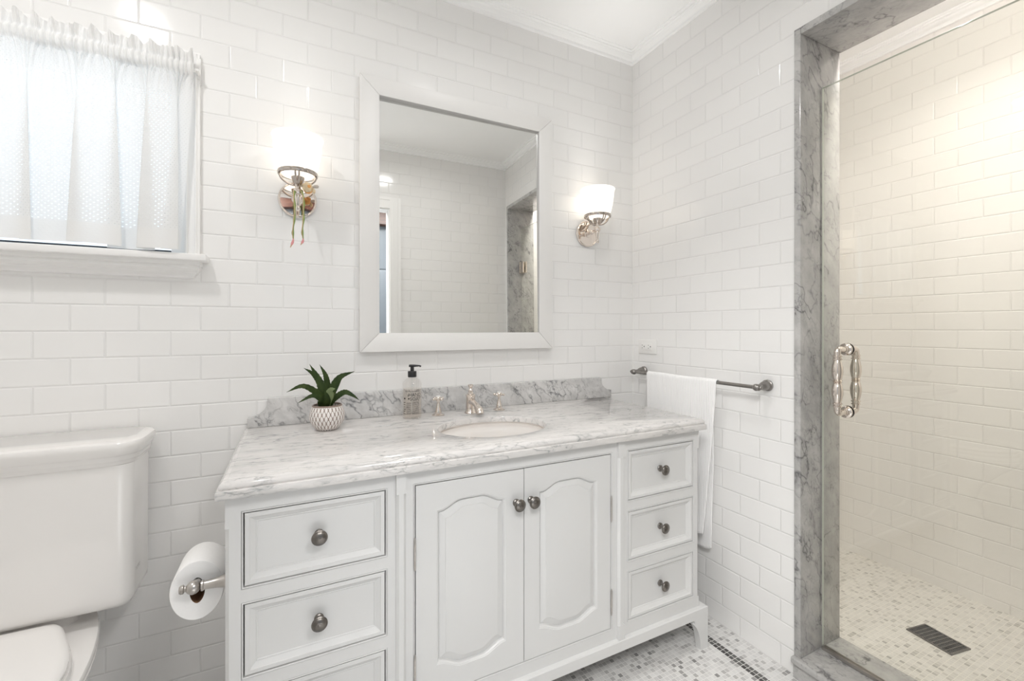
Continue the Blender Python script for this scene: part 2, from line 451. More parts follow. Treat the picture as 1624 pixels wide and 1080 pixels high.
struct('floor_shower', mb, M['shower_floor'], smooth=0)
mb = MB(); mb.box(LW-.1, SX+.1, FW-.10, .14, CE, CE+.1)
struct('ceiling', mb, M['ceiling'], smooth=0)
# crown mouldings: profile (projection from wall, z)
CR = [(0, 2.487), (.009, 2.487), (.0115, 2.489), (.0115, 2.4965), (.0095, 2.4985), (.0105, 2.5005), (.0150, 2.5030), (.0210, 2.5050), (.0270, 2.5085), (.0310, 2.5130), (.0312, 2.5150), (.0390, 2.5165), (.0410, 2.5180), (.0410, 2.5225), (.0450, 2.5240), (.0490, 2.5262), (.0500, CE)]
def crown(x0, x1, y0, y1, name):
    m = MB(); rs = []
    for p, z in CR:
        rs.append([(x0+p, y0+p, z), (x1-p, y0+p, z), (x1-p, y1-p, z), (x0+p, y1-p, z)])
    m.rings(rs, False, False); struct(name, m, M['ceiling'], smooth=0)
crown(LW, 0, FW, 0, 'trim_1'); crown(.21, SX, FW, 0, 'trim_2')
# marble lining of the shower opening
mb = MB(); mb.box(-.012, .222, JY1-.022, JY1, .075, 2.18, .003)
struct('trim_3', mb, M['marble_jamb'], smooth=30)
mb = MB(); mb.box(-.012, .222, JY0, JY0+.022, .075, 2.18, .003)
struct('trim_4', mb, M['marble_jamb'], smooth=30)
mb = MB(); mb.box(-.012, .222, JY0+.022, JY1-.022, 2.155, 2.18, .003)
struct('trim_5', mb, M['marble_jamb'], smooth=30)
mb = MB(); mb.box(-.028, .228, FW+.001, JY1+.003, .052, .075, .006, 3)
mb.box(-.014, 0, FW+.001, JY1+.001, 0, .052); mb.box(.21, .222, FW+.001, JY1, .04, .052)
struct('trim_6', mb, M['marble_jamb'], smooth=30)
# door casing (seen in the mirror)
mb = MB()
for x0, x1 in ((DX1, DX1+.078), (DX0-.078, DX0)):
    mb.box(x0, x1, FW, FW+.012, 0, DZ+.078)
    xo = x1-.02 if x0 > -1.2 else x0
    mb.box(xo, xo+.02, FW+.012, FW+.016, 0, DZ+.078)
    mb.box((x0+x1)/2-.012, (x0+x1)/2+.012, FW+.012, FW+.0145, 0, DZ+.04)
mb.box(DX0, DX1, FW, FW+.012, DZ, DZ+.078); mb.box(DX0, DX1, FW+.012, FW+.016, DZ+.058, DZ+.078)
mb.box(DX1-.008, DX1, FW-.10, FW, 0, DZ); mb.box(DX0, DX0+.008, FW-.10, FW, 0, DZ); mb.box(DX0+.008, DX1-.008, FW-.10, FW, DZ-.008, DZ)
struct('door_1', mb, M['wall_paint'], smooth=0)
# hall beyond the doorway (seen in the mirror and in the polished plates)
HY = -3.10
mb = MB(); mb.box(-3.3, .7, HY-.1, HY, 0, 2.6); mb.box(-3.3, -3.2, HY, FW-.1, 0, 2.6); mb.box(.6, .7, HY, FW-.1, 0, 2.6)
struct('wall_hall', mb, M['hall_paint'], smooth=0)
mb = MB(); mb.box(-3.2, .6, HY, FW-.1, -.08, 0); struct('floor_hall', mb, M['ceiling'], smooth=0)  # unseen hall floor, made white as a reflector for the bathroom ceiling
mb = MB(); mb.box(-3.2, .6, HY, FW-.1, 2.58, 2.68); struct('ceiling_hall', mb, M['ceiling'], smooth=0)
mb = MB(); mb.box(-3.2, .6, HY, HY+.10, 2.30, 2.58, .004); struct('beam_hall', mb, M['wood'], smooth=0)
# closed hall door with an arched panel
def arch_outline(x0, x1, z0, z1, rise_t, rise_b, n=28, m=2, flat=.30, inset=0.0):
    x0 += inset; x1 -= inset; z0 += inset; z1 -= inset
    xc, hw = (x0+x1)/2, (x1-x0)/2
    def f(x): return smooth01((.97-abs(x-xc)/hw)/(.97-flat))
    pts = []
    for i in range(n+1):
        x = x0+(x1-x0)*i/n; pts.append((x, z0-rise_b*f(x)))
    for i in range(1, m): pts.append((x1, z0+(z1-z0)*i/m))
    for i in range(n+1):
        x = x1-(x1-x0)*i/n; pts.append((x, z1+rise_t*f(x)))
    for i in range(1, m): pts.append((x0, z1-(z1-z0)*i/m))
    return pts
def rect_outline(x0, x1, z0, z1, n=28, m=2):
    pts = [(x0+(x1-x0)*i/n, z0) for i in range(n+1)]+[(x1, z0+(z1-z0)*i/m) for i in range(1, m)]
    return pts+[(x1-(x1-x0)*i/n, z1) for i in range(n+1)]+[(x0, z1-(z1-z0)*i/m) for i in range(1, m)]
def panel_slab(mbx, rect, arch, prof, yb, n=28):
    # slab with an arched moulded panel; prof = [(inset, y)], outward face towards -y or +y
    yf = prof[0][1]
    rings = [[(x, yb, z) for x, z in rect_outline(*rect, n=n)], [(x, yf, z) for x, z in rect_outline(*rect, n=n)]]
    for i, y in prof: rings.append([(x, y, z) for x, z in arch_outline(*arch, n=n, inset=i)])
    mbx.rings(rings, True, True)
mb = MB(); panel_slab(mb, (-1.05, -.30, 0.005, 2.02), (-.95, -.40, 1.00, 1.75, .10, 0), [(0, HY+.035), (.012, HY+.026), (.03, HY+.033)], HY)
mb.frame(-1.13, -.22, -.0, 2.10, [(0, HY), (0, HY+.015), (.08, HY+.015), (.08, HY)], cap=False)
struct('door_2', mb, M['hall_paint'], smooth=25)

# ------------------------------------------------------------------ window
mb = MB()
def casing(x0, x1, z0, z1):
    mb.box(x0, x1, -.016, 0, z0, z1)
casing(WX1, WX1+.040, 1.405, 2.045); casing(WX0-.040, WX0, 1.405, 2.045); mb.box(WX0, WX1, -.016, 0, WZ1, 2.045)
for dx in (.006, .030):
    mb.tube([(WX1+dx, -.016, 1.405), (WX1+dx, -.016, 2.04)], .004, 8)
mb.box(WX1-.006, WX1, 0, .13, WZ0, WZ1); mb.box(WX0, WX0+.006, 0, .13, WZ0, WZ1); mb.box(WX0, WX1, 0, .13, WZ1-.006, WZ1)
# sash
mb.box(WX0+.006, WX1-.006, .075, .105, WZ1-.055, WZ1-.006); mb.box(WX1-.050, WX1-.006, .075, .105, 1.41, WZ1-.01); mb.box(WX0+.006, WX0+.05, .075, .105, 1.41, WZ1-.01)
win = struct('window_1', mb, M['wall_paint'], smooth=30)
# stool and moulded apron
mb = MB(); mb.box(WX0-.075, -1.762, -.064, 0, 1.384, 1.405, .004, 3); mb.box(WX0+.006, WX1-.006, 0, .075, 1.384, 1.405)
AP = [(0, 1.384), (.046, 1.384), (.046, 1.373), (.041, 1.370), (.043, 1.366), (.043, 1.361), (.036, 1.356), (.028, 1.352), (.028, 1.349), (.022, 1.345), (.012, 1.340), (.010, 1.334), (0, 1.333)]
rs = []
for p, z in AP:
    e = p*.55
    rs.append([(WX0-.085+.046*.55-e+.02, 0, z), (WX0-.085+.046*.55-e+.02, -p, z), (-1.806+e, -p, z), (-1.806+e, 0, z)])
mb.rings(rs, True, True, True)
o = mb.build('window_sill', M['wall_paint'], win, 25)
mb = MB(); mb.box(WX0+.05, WX1-.05, .082, .098, 1.405, 1.430); mb.build('bottom_rail', M['sash_dark'], win)['label'] = 'dark bottom rail of the window sash'
mb = MB(); mb.box(WX0+.05, WX1-.05, .088, .092, 1.430, WZ1-.055); mb.build('pane', M['window_glass'], win)

# ------------------------------------------------------------------ curtain and rod
RZ = 1.977
def fold(u, k):   # u metres along the curtain, k 0 top .. 1 bottom ; returns (dx, dy)
    th = 2*PI*u/.164+.45*math.sin(u*7.3)+.25*math.sin(u*19.0)
    g = .30+.70*k**.6+.35*k**3
    dy = math.cos(th)*.0125*g+.004*math.sin(2*PI*u/.31+1.2)*g
    dx = .036*math.sin(2*th)*(k**.5 if k > 0 else 0)
    return dx, dy+.0014*math.sin(2*PI*u/.031+3*math.sin(7*u))*(1-.6*k)
def make_curtain():
    xa, xb = -2.615, -1.797
    nu, zs = 620, []
    zt, zb = 2.032, 1.413
    z = zt
    while z > zb: zs.append(z); z -= (.0045 if z > 1.945 else .014)
    zs.append(zb)
    vs, fs, uvs = [], [], []
    for z in zs:
        for i in range(nu+1):
            s = i/nu; x = xa+(xb-xa)*s; u = x-xa
            gather = .0042*math.sin(2*PI*u/.0125+2.5*math.sin(u*23))+.0028*math.sin(2*PI*u/.0071+2*math.sin(u*41))
            if z > 1.998:      # ruffle
                k = (z-1.998)/.034
                y = -.041+gather*(1-.3*k)+k*(-.004+.012*math.sin(2*PI*u/.043+1.5*math.sin(u*13)))
                dz = k*(.006*math.sin(2*PI*u/.034+2*math.sin(u*11)))
            elif z > 1.957:    # pocket round the rod
                t = (z-1.9775)/.0205
                y = -.038-.013*math.sqrt(max(0, 1-t*t))+gather*.75; dz = 0
            else:
                k = (1.957-z)/(1.957-zb)
                fdx, fdy = fold(u, k); y = -.043+fdy+gather*math.exp(-k*14)-.011*k; dz = .003*k*math.sin(u*17)+.007*k**6*math.exp(-((x+2.06)/.06)**2); x += fdx*min(1, (s*(1-s))*40)
                x += -.033*max(0, (s-.88)/.12)*k
            vs.append((x, y, z+dz)); uvs.append((u*1.45, z-zb))
    n = nu+1
    for r in range(len(zs)-1):
        for i in range(nu): fs.append((r*n+i, r*n+i+1, (r+1)*n+i+1, (r+1)*n+i))
    me = bpy.data.meshes.new('curtain'); me.from_pydata(vs, [], fs)
    uvl = me.uv_layers.new(name='UVMap')
    for lp in me.loops: uvl.data[lp.index].uv = uvs[lp.vertex_index]
    for p in me.polygons: p.use_smooth = True
    me.materials.append(M['curtain'])
    o = bpy.data.objects.new('curtain', me); C.objects.link(o)
    return tag(o, 'gathered white eyelet cafe curtain with ruffled top hanging over the window', 'curtain')
make_curtain()
t = thing('curtain_rod', (-2.2, 0, RZ), 'slim white curtain rod threaded through the ruffled curtain top', 'curtain rod')
mb = MB(); mb.tube([(-2.618, -.038, RZ), (-1.792, -.038, RZ)], .0055, 10); mb.build('rod', M['white_plastic'], t)
for x in (-2.622, -1.789):
    mb = MB(); mb.tube([(x, -.0165, RZ), (x, -.030, RZ), (x, -.038, RZ+.004)], .005, 8); mb.box(x-.006, x+.006, -.019, -.016, RZ-.016, RZ+.05); mb.build('bracket', M['white_plastic'], t)

# ------------------------------------------------------------------ vanity cabinet
FY = -.56
CX0, CX1 = -1.657, -.185
van = thing('vanity_cabinet', (-.921, -.29, 0), 'wide pale grey painted vanity cabinet on bracket feet with six drawers and two doors', 'vanity')
Zs = [(.195, .365), (.395, .566), (.5955, .770)]      # drawer openings incl. bead
LXo, RXo, DXo = (-1.6266, -1.3088), (-.5245, -.2105), (-1.2422, -.5884)
DZo = (.190, .7700)
mb = MB(); T = .0205
def slab(x0, x1, z0, z1): mb.box(x0, x1, FY, FY+T, z0, z1)
slab(CX0+.012, LXo[0], .14, .807); slab(LXo[1], DXo[0], .14, .807); slab(DXo[1], RXo[0], .14, .807); slab(RXo[1], CX1-.012, .14, .807)
for xa, xb in (LXo, RXo):
    slab(xa, xb, .14, Zs[0][0]); slab(xa, xb, Zs[0][1], Zs[1][0]); slab(xa, xb, Zs[1][1], Zs[2][0]); slab(xa, xb, Zs[2][1], .807)
slab(DXo[0], DXo[1], .14, DZo[0]); slab(DXo[0], DXo[1], DZo[1], .807)
# chamfered outer corners with square stops
for x, s in ((CX0, 1), (CX1, -1)):
    mb.box(min(x, x+s*.012), max(x, x+s*.012), FY, FY+T, .735, .807)
    mb.box(min(x, x+s*.012), max(x, x+s*.012), FY, FY+T, .14, .19)
    mb.prism([(x, FY+.0075), (x+s*.0075, FY), (x+s*.012, FY), (x+s*.012, FY+T), (x, FY+T)], .19, .735, 'z')
mb.box(CX0, CX0+.018, FY+T, -.004, .14, .807); mb.box(CX1-.018, CX1, FY+T, -.004, .14, .807)
mb.box(CX0+.018, CX1-.018, -.012, -.004, .14, .807); mb.box(CX0+.018, CX1-.018, FY+T, -.012, .14, .155)
for x in (-1.2755, -.5565): mb.box(x-.009, x+.009, FY+T, -.012, .155, .795)
mb.build('carcass', M['cabinet'], van, 20)
# beads round the openings
mb = MB()
for xa, xb, za, zb in [(a, b, z0, z1) for a, b in (LXo, RXo) for z0, z1 in Zs]+[(DXo[0], DXo[1], DZo[0], DZo[1])]:
    mb.frame(xa, xb, za, zb, [(0, FY+.004), (.0006, FY+.0016), (.0012, FY-.0010), (.0024, FY-.0016), (.0036, FY-.0008), (.0042, FY+.004), (.0042, FY+T)], cap=False)
mb.build('opening_bead', M['cabinet'], van, 30)
# pilasters with chamfer stops
for xc in (-1.2755, -.5565):
    mb = MB(); w = .0125; d = .011
    mb.box(xc-w, xc+w, FY-d, FY, .752, .807); mb.box(xc-w, xc+w, FY-d, FY, .149, .20)
    mb.prism([(xc-w, FY), (xc-w, FY-.004), (xc-w+.0065, FY-d), (xc+w-.0065, FY-d), (xc+w, FY-.004), (xc+w, FY)], .20, .752, 'z')
    mb.build('pilaster', M['cabinet'], van, 20)
# base with bracket feet
def base_profile(xl, xr, zt, arch, foot):
    pts = [(xl, 0), (xl, zt), (xr, zt), (xr, 0)]
    rightside = [(xr-.037, 0), (xr-.0385, .02), (xr-.042, .045), (xr-.050, .070), (xr-.060, .088), (xr-.071, .100)]
    c = (xr-.0765, .1085); rr = .0088
    notch = [(c[0]+rr*math.cos(a), c[1]+rr*math.sin(a)) for a in [math.radians(x) for x in range(-50, 121, 20)]]
    seq = rightside+notch+[(xr-.092, arch)]
    mir = [(xl+xr-x, z) for x, z in seq][::-1]
    return pts+seq+mir
mb = MB()
BX0, BX1, BY = -1.690, -.152, -.573
mb.prism(base_profile(BX0, BX1, .1495, .1175, .037), BY, BY+.024, 'y')
rs = [[(BX0, BY, .1495), (BX1, BY, .1495), (BX1, -.004, .1495), (BX0, -.004, .1495)], [(BX0+.004, BY+.0025, .1525), (BX1-.004, BY+.0025, .1525), (BX1-.004, -.004, .1525), (BX0+.004, -.004, .1525)],
      [(BX0+.030, BY+.0125, .1545), (BX1-.030, BY+.0125, .1545), (BX1-.030, -.004, .1545), (BX0+.030, -.004, .1545)]]
mb.rings(rs)
for x0, x1 in ((BX0, BX0+.024), (BX1-.024, BX1)):
    ya, yb = BY+.0241, -.004
    prof = [(ya, 0), (ya+.014, 0), (ya+.02, .04), (ya+.05, .10), (ya+.07, .1175), (yb-.07, .1175), (yb-.05, .10), (yb-.035, 0), (yb, 0), (yb, .1494), (ya, .1494)]
    mb.prism(prof, x0, x1, 'x')
mb.build('base_frame', M['cabinet'], van, 20)

def knob_mesh(y0):
    pr = [(.0105, 0), (.0110, .0030), (.0095, .0048), (.0062, .0065), (.0046, .0110), (.0047, .0185), (.0075, .0225), (.0165, .0250), (.0180, .0265), (.0178, .0282), (.0160, .0296), (.0148, .0292), (.0140, .0304), (.0070, .0328), (.0040, .0332), (.0035, .0344), (.0, .0350)]
    return pr
def add_knob(parent, x, z, y):
    mb = MB(); mb.lathe(knob_mesh(0), along((x, y, z), (0, -1, 0)), 28); return mb.build('knob', M['pewter'], parent, 40)
DP = [(0, FY+T), (0, FY+.001), (.001, FY), (.0095, FY), (.0103, FY+.0018), (.0125, FY+.0032), (.0215, FY+.0085), (.0225, FY+.0078), (.0245, FY+.0088), (.0252, FY+.0100), (.0275, FY+.0102)]
G = .0066
first = None
for xa, xb, left in ((LXo[0], LXo[1], True), (RXo[0], RXo[1], False)):
    for za, zb in Zs:
        mb = MB(); mb.frame(xa+G, xb-G, za+G, zb-G, DP)
        o = mb.build('drawer', M['cabinet'], van, 20)
        mb = MB(); mb.box(xa+.012, xb-.012, FY+T+.001, -.06, za+.01, zb-.02); mb.build('drawer_box', M['dark'], o, 0)  # near-black box paints the shade in the gaps round the drawer
        add_knob(o, (xa+xb)/2, (za+zb)/2+.0015, FY+.0102)
# doors with arched raised panels
xm = -.9150
for xa, xb, hx, kx in ((DXo[0]+G, xm-.0012, DXo[0]+.0035, -.9415), (xm+.0012, DXo[1]-G, DXo[1]-.0035, -.8925)):
    mb = MB()
    pa, pb = (-1.1795, -.9735) if xa < -1 else (-.8640, -.6480)
    prof = [(0, FY), (.0012, FY+.0012), (.0030, FY+.0016), (.0060, FY+.0050), (.0075, FY+.0100), (.0090, FY+.0104), (.0095, FY+.0088), (.0250, FY+.0028), (.0258, FY+.0012), (.0268, FY+.0010)]
    panel_slab(mb, (xa, xb, DZo[0]+G, DZo[1]-G), (pa, pb, .2755, .6885, .0235, .0235), prof, FY+T)
    o = mb.build('door', M['cabinet'], van, 22)
    add_knob(o, kx, .6685, FY)
    for z in (.586, .281):
        mb = MB(); pr = [(.0006, -.044), (.0022, -.041), (.0024, -.038), (.0032, -.037), (.0032, -.0125), (.0027, -.012), (.0032, -.0115), (.0032, .0115), (.0027, .012), (.0032, .0125), (.0032, .037), (.0024, .038), (.0022, .041), (.0006, .044)]
        mb.lathe(pr, Matrix.Translation((hx, FY-.0022, z)), 14); mb.build('hinge', M['steel'], o, 40)

# ------------------------------------------------------------------ countertop with sink hole, backsplash, basin
SCX, SCY, SRX, SRY = -.915, -.338, .188, .150
def countertop():
    x0, x1, y0, y1 = -1.668, -.177, -.582, -.002
    corners = [math.atan2(yy-SCY, xx-SCX) for xx in (x0, x1) for yy in (y0, y1)]
    angs = sorted([2*PI*i/120-PI for i in range(120)]+corners)
    def rect_ring(o, z):
        out = []
        X0, X1, Y0, Y1 = x0-o, x1+o, y0-o, y1
        for a in angs:
            # same parametric point on the base rectangle, then offset outwards
            c, s = math.cos(a), math.sin(a)
            t = min([(x1-SCX)/c if c > 1e-9 else 1e9, (x0-SCX)/c if c < -1e-9 else 1e9, (y1-SCY)/s if s > 1e-9 else 1e9, (y0-SCY)/s if s < -1e-9 else 1e9])
            px, py = SCX+c*t, SCY+s*t
            fx, fy = (px-x0)/(x1-x0), (py-y0)/(y1-y0)
            out.append((X0+fx*(X1-X0), Y0+fy*(Y1-Y0), z))
        return out
    def ell(o, z): return [(SCX+(SRX+o)*math.cos(a), SCY+(SRY+o)*math.sin(a), z) for a in angs]
    rs = [ell(0, .8265), ell(0, .8425), ell(.0015, .8455), ell(.005, .847)]
    for o, z in [(-.0185, .847), (-.0175, .8462), (-.0165, .8458), (-.0130, .8462), (-.0085, .8450), (-.0045, .8418), (-.0018, .8375), (-.0008, .8330), (-.0015, .8298), (-.0030, .8282), (-.0030, .8268), (.0025, .8265), (.0040, .8255), (.0040, .8090), (.0030, .8075), (.0010, .807)]:
        rs.append(rect_ring(o, z))
    rs += [rect_ring(-.03, .807), rect_ring(-.03, .8265), ell(0, .8265)]
    mb = MB(); mb.rings(rs, False, False)
    return tag(mb.build('countertop', M['marble_top'], None, 40), 'veined white marble countertop with shaped edge and oval sink cut-out', 'countertop')
countertop()
def backsplash():
    xl, xr, zb, zt = -1.656, -.150, .8475, .9425
    def curve(x, s):
        out = [(x, zb), (x, zb+.033)]
        for i in range(1, 11):
            a = PI/2*i/10
            out.append((x+s*.058*math.sin(a)**1.0, zb+.033+.048*(1-math.cos(a))))
        out.append((x+s*.058, zt)); return out
    poly = curve(xl, 1)+curve(xr, -1)[::-1]
    mb = MB(); mb.prism(poly, -.021, -.001, 'y', .0012)
    tag(mb.build('backsplash', M['marble_splash'], None, 30), 'grey veined marble backsplash with scooped ends behind the sink', 'backsplash')
backsplash()
bas = thing('sink_basin', (SCX, SCY, .68), 'oval ivory undermount sink basin set below the marble counter', 'sink')
mb = MB()
def er(r, z): return [(SCX+(SRX+.008)*r*math.cos(2*PI*i/64), SCY+(SRY+.008)*r*math.sin(2*PI*i/64), z) for i in range(64)]
rs = [er(1.06, .818), er(1.06, .8260), er(1.0, .8260)]+[er(math.cos(a)**.55, .826-.135*math.sin(a)) for a in [PI/2*i/14 for i in range(1, 13)]]
rs += [er(.12, .691), er(.12, .684), er(.3, .684)]+[er(1.04*math.cos(a)**.55, .817-.138*math.sin(a)) for a in [PI/2*i/14 for i in range(11, -1, -1)]]
mb.rings(rs, True, True); mb.build('bowl', M['basin'], bas, 50)
mb = MB(); mb.lathe([(.024, .6925), (.024, .6945), (.018, .6955), (.017, .6935), (.004, .6935), (0, .6935)], Matrix.Translation((SCX, SCY, 0)), 28); mb.build('drain', M['nickel'], bas, 40)

# ------------------------------------------------------------------ faucet and handles
ZC = .8475
fx, fy = -.9035, -.098
fa = thing('faucet', (fx, fy, ZC), 'polished nickel sink faucet with curved spout between two cross handles', 'faucet')
mb = MB(); T0 = Matrix.Translation((fx, fy, ZC))
mb.lathe([(.0235, 0), (.0235, .003), (.021, .006), (.0190, .010), (.0180, .02), (.0178, .058), (.0180, .066), (.0196, .068), (.0196, .071), (.0160, .0725)], T0, 32); mb.build('body', M['nickel'], fa, 40)
mb = MB(); pts = bez([(fx, fy-.006, ZC+.044), (fx, fy-.035, ZC+.044), (fx, fy-.064, ZC+.038), (fx, fy-.088, ZC+.027), (fx, fy-.097, ZC+.012)], 8)
mb.tube(pts, [.0145-.0035*math.sin(PI*min(1, i/(len(pts)-1)*1.2)) for i in range(len(pts))], 18); mb.build('spout', M['nickel'], fa, 50)
mb = MB(); mb.lathe([(.0125, .0725), (.0125, .076), (.0085, .080), (.0090, .088), (.0060, .091), (.0050, .095), (.0085, .099), (.0110, .106), (.0105, .110), (.0080, .1085), (0, .106)], T0, 24); mb.build('finial', M['nickel'], fa, 40)
def faucet_handle(x, y, rot):
    T = Matrix.Translation((x, y, ZC))
    mb = MB(); mb.lathe([(.0235, 0), (.0235, .003), (.020, .0055), (.014, .007), (.0125, .0085), (.0128, .013), (.0105, .022), (.0075, .033), (.0048, .046), (.0050, .050), (.0085, .054), (.0105, .062), (.0095, .069), (.0085, .070)], T, 30)
    for k in range(4):
        a = rot+k*PI/2; d = Vector((math.cos(a), math.sin(a), 0)); c = Vector((x, y, ZC+.0625))
        mb.tube([c+d*.006, c+d*.014, c+d*.018], [.0048, .0034, .0036], 10)
        mb.ball(c+d*.0205, .0052, 14)
    h = mb.build('handle', M['nickel'], fa, 40)
    mb = MB(); mb.lathe([(.0082, .0695), (.0080, .0725), (.0055, .0738), (0, .074)], T, 20); mb.build('button', M['porcelain'], h, 40)['label'] = 'white porcelain button'
faucet_handle(-1.0305, -.089, .35)
faucet_handle(-.7785, -.092, .75)

# ------------------------------------------------------------------ soap dispenser
sx, sy = -1.130, -.092
so = thing('soap_dispenser', (sx, sy, ZC), 'clear hand soap bottle with black pump standing by the backsplash', 'soap dispenser')
T = Matrix.Translation((sx, sy, ZC))
mb = MB(); mb.lathe([(.030, 0), (.0335, .002), (.035, .006), (.035, .118), (.0342, .126), (.0315, .134), (.0265, .1405), (.019, .1455), (.0125, .148), (.0115, .150), (.0115, .154)], T, 48); mb.build('bottle', M['bottle'], so, 50)
mb = MB(); mb.lathe([(.028, .004), (.0315, .0065), (.0322, .010), (.0322, .108), (0, .1082)], T, 40); mb.build('liquid_soap', M['soap'], so, 50)
pm = MB(); pm.lathe([(.0155, .1500), (.0158, .1515), (.0158, .170), (.0150, .1715), (.0072, .172), (.0066, .174), (.0066, .189)], T, 30)
A = Vector((sx, sy, ZC+.191))
dirp = Vector((.93, -.37, 0)).normalized()
pm.tube([A-dirp*.011, A-dirp*.004, A+dirp*.008, A+dirp*.022, A+dirp*.030], [.0075, .0082, .0075, .0052, .0034], 14, flat=.62)
pm.tube([A+dirp*.028, A+dirp*.031+Vector((0, 0, -.004))], [.0036, .0030], 10)
pm.build('pump', M['black'], so, 45)
mb = MB(); mb.tube([(sx, sy, ZC+.02), (sx, sy, ZC+.150)], .0035, 10); mb.build('dip_tube', M['window_glass'], so)
M['ink'] = plain('black label ink', (.03, .028, .026), .6, nscale=40, var=.1)
M['ink_grey'] = plain('grey label ink', (.22, .205, .19), .6, nscale=40, var=.1)
def bend_text(txt, size, cu, z, r, ang0, name, parent, mat, base):
    cu_d = bpy.data.curves.new(name, 'FONT'); cu_d.body = txt; cu_d.size = size; cu_d.align_x = 'CENTER'; cu_d.resolution_u = 3
    ob = bpy.data.objects.new(name, cu_d); C.objects.link(ob)
    dg = bpy.context.evaluated_depsgraph_get(); me = bpy.data.meshes.new_from_object(ob.evaluated_get(dg))
    bpy.data.objects.remove(ob); bpy.data.curves.remove(cu_d)
    bm = bmesh.new(); bm.from_mesh(me); bmesh.ops.triangulate(bm, faces=bm.faces)
    bmesh.ops.subdivide_edges(bm, edges=[e for e in bm.edges if e.calc_length() > size*.3], cuts=1)
    for v in bm.verts:
        a = ang0+v.co.x/r; h = v.co.y
        v.co = Vector((base[0]+r*math.cos(a), base[1]+r*math.sin(a), base[2]+z+h))
    mbx = MB(); mbx.merge_bm(bm); bpy.data.meshes.remove(me)
    return mbx
camang = math.atan2(cam.location.y-sy, cam.location.x-sx)
R1 = .03525
lab = bend_text('HAND', .0165, 0, .0835, R1, camang+.30, 'printed_text', so, M['ink'], (sx, sy, ZC))
lab2 = bend_text('SOAP', .0165, 0, .0685, R1, camang+.34, 'printed_text', so, M['ink'], (sx, sy, ZC))
lab.add(lab2.v, lab2.f)
def strip(a0, a1, z0, z1, r=R1, n=8):
    return [[(sx+r*math.cos(a), sy+r*math.sin(a), ZC+z) for z in (z0, z1)] for a in [a0+(a1-a0)*i/n for i in range(n+1)]]
for a0, a1, z0 in ((-.46, -.40, .083), (-.36, -.30, .088), (-.42, -.28, .0725), (-.95, -.75, .0725)):
    lab.rings(strip(camang+a0, camang+a1, z0, z0+.0055), False, False, False)
fine = lab
for k in range(13):
    z = .060-.0034*k; x = random.random()
    for a0, a1 in ((-.62, -.1-.1*x), (.0, .78-.1*x)):
        fine.rings(strip(camang+a0, camang+a1, z, z+.0009), False, False, False)
for k in range(6): fine.rings(strip(camang-1.0, camang-.74, .06-.008*k, .0618-.008*k), False, False, False)
fine.rings(strip(camang-.75, camang+.8, .1005, .1018), False, False, False)
fine.build('label_lettering', M['ink'], so, 0, recalc=False)

# ------------------------------------------------------------------ potted succulent
px, py = -1.4225, -.150
pl = thing('potted_succulent', (px, py, ZC), 'small green succulent in a round white and brown patterned pot on the counter', 'potted plant')
mb = MB(); Tp = Matrix.Translation((px, py, ZC))
mb.lathe([(.028, 0), (.032, .002), (.040, .010), (.0485, .022), (.0530, .036), (.0540, .046), (.0525, .058), (.0490, .069), (.0452, .0775), (.0445, .0805), (.0425, .0815), (.0405, .080), (.042, .070), (.042, .06)], Tp, 64); mb.build('pot', M['pot'], pl, 45)
mb = MB(); mb.lathe([(.0425, .068), (.030, .071), (0, .073)], Tp, 32, cap0=False); mb.build('soil', M['soil'], pl, 45)
def leaf(pts, w, m='leaf', roll=0.0, wb=.42, th=.22):
    P = bez(pts, 9); n = len(P); rs = []
    for i, p in enumerate(P):
        t = i/(n-1)
        tan = (P[min(i+1, n-1)]-P[max(i-1, 0)]).normalized()
        side = tan.cross(Vector((0, -1, .25)) if roll == 0 else Vector((math.sin(roll), -math.cos(roll), .2))).normalized(); nrm = side.cross(tan).normalized()
        ww = w*(wb+(1-wb)*smooth01(t/.35)) if t < .35 else w*(1-((t-.35)/.65)**1.7)
        ww = max(ww, .0004)*(1+.07*(-1)**i*(0 if t > .97 else 1)); h = ww*th
        rs.append([p-side*ww, p-side*ww*.5-nrm*h, p-nrm*h*1.25, p+side*ww*.5-nrm*h, p+side*ww, p+side*ww*.5+nrm*h*-.15, p+nrm*h*.15, p-side*ww*.5+nrm*h*-.15])
    mb = MB(); mb.rings(rs); return mb.build('leaf', M[m], pl, 60)
def L(dx, dz, dy=0.0): return (px+dx, py+dy, ZC+dz)
leaf([L(-.002, .072), L(-.022, .112, -.006), L(-.070, .146, -.012), L(-.118, .130, -.014)], .0105)
leaf([L(-.004, .070, -.008), L(-.018, .100, -.022), L(-.044, .117, -.034), L(-.088, .098, -.046)], .0095)
leaf([L(.000, .075), L(-.012, .120), L(-.026, .165, .004), L(-.052, .213, .008)], .0135)
leaf([L(-.004, .075, .02), L(-.018, .14, .030), L(-.040, .178, .034), L(-.068, .199, .036)], .0095)
leaf([L(.004, .078, .015), L(.003, .13, .026), L(-.003, .172, .030), L(-.021, .209, .032)], .0105)
leaf([L(.004, .078), L(.014, .122, .002), L(.038, .166, .004), L(.085, .184, .006)], .0135)
leaf([L(.006, .078, .015), L(.022, .120, .026), L(.036, .145, .03), L(.050, .166, .034)], .0090)
leaf([L(.006, .070, -.004), L(.022, .100, -.014), L(.050, .120, -.022), L(.074, .110, -.028), L(.096, .092, -.032)], .0095)
leaf([L(.002, .075, -.010), L(.004, .108, -.022), L(.008, .130, -.034), L(.020, .137, -.050)], .0135, 'leaf_pale')
leaf([L(.000, .068, -.012), L(-.002, .092, -.020), L(-.004, .112, -.026), L(-.010, .130, -.030)], .0115)
leaf([L(-.008, .068, -.006), L(-.022, .086, -.014), L(-.030, .096, -.018)], .0085)

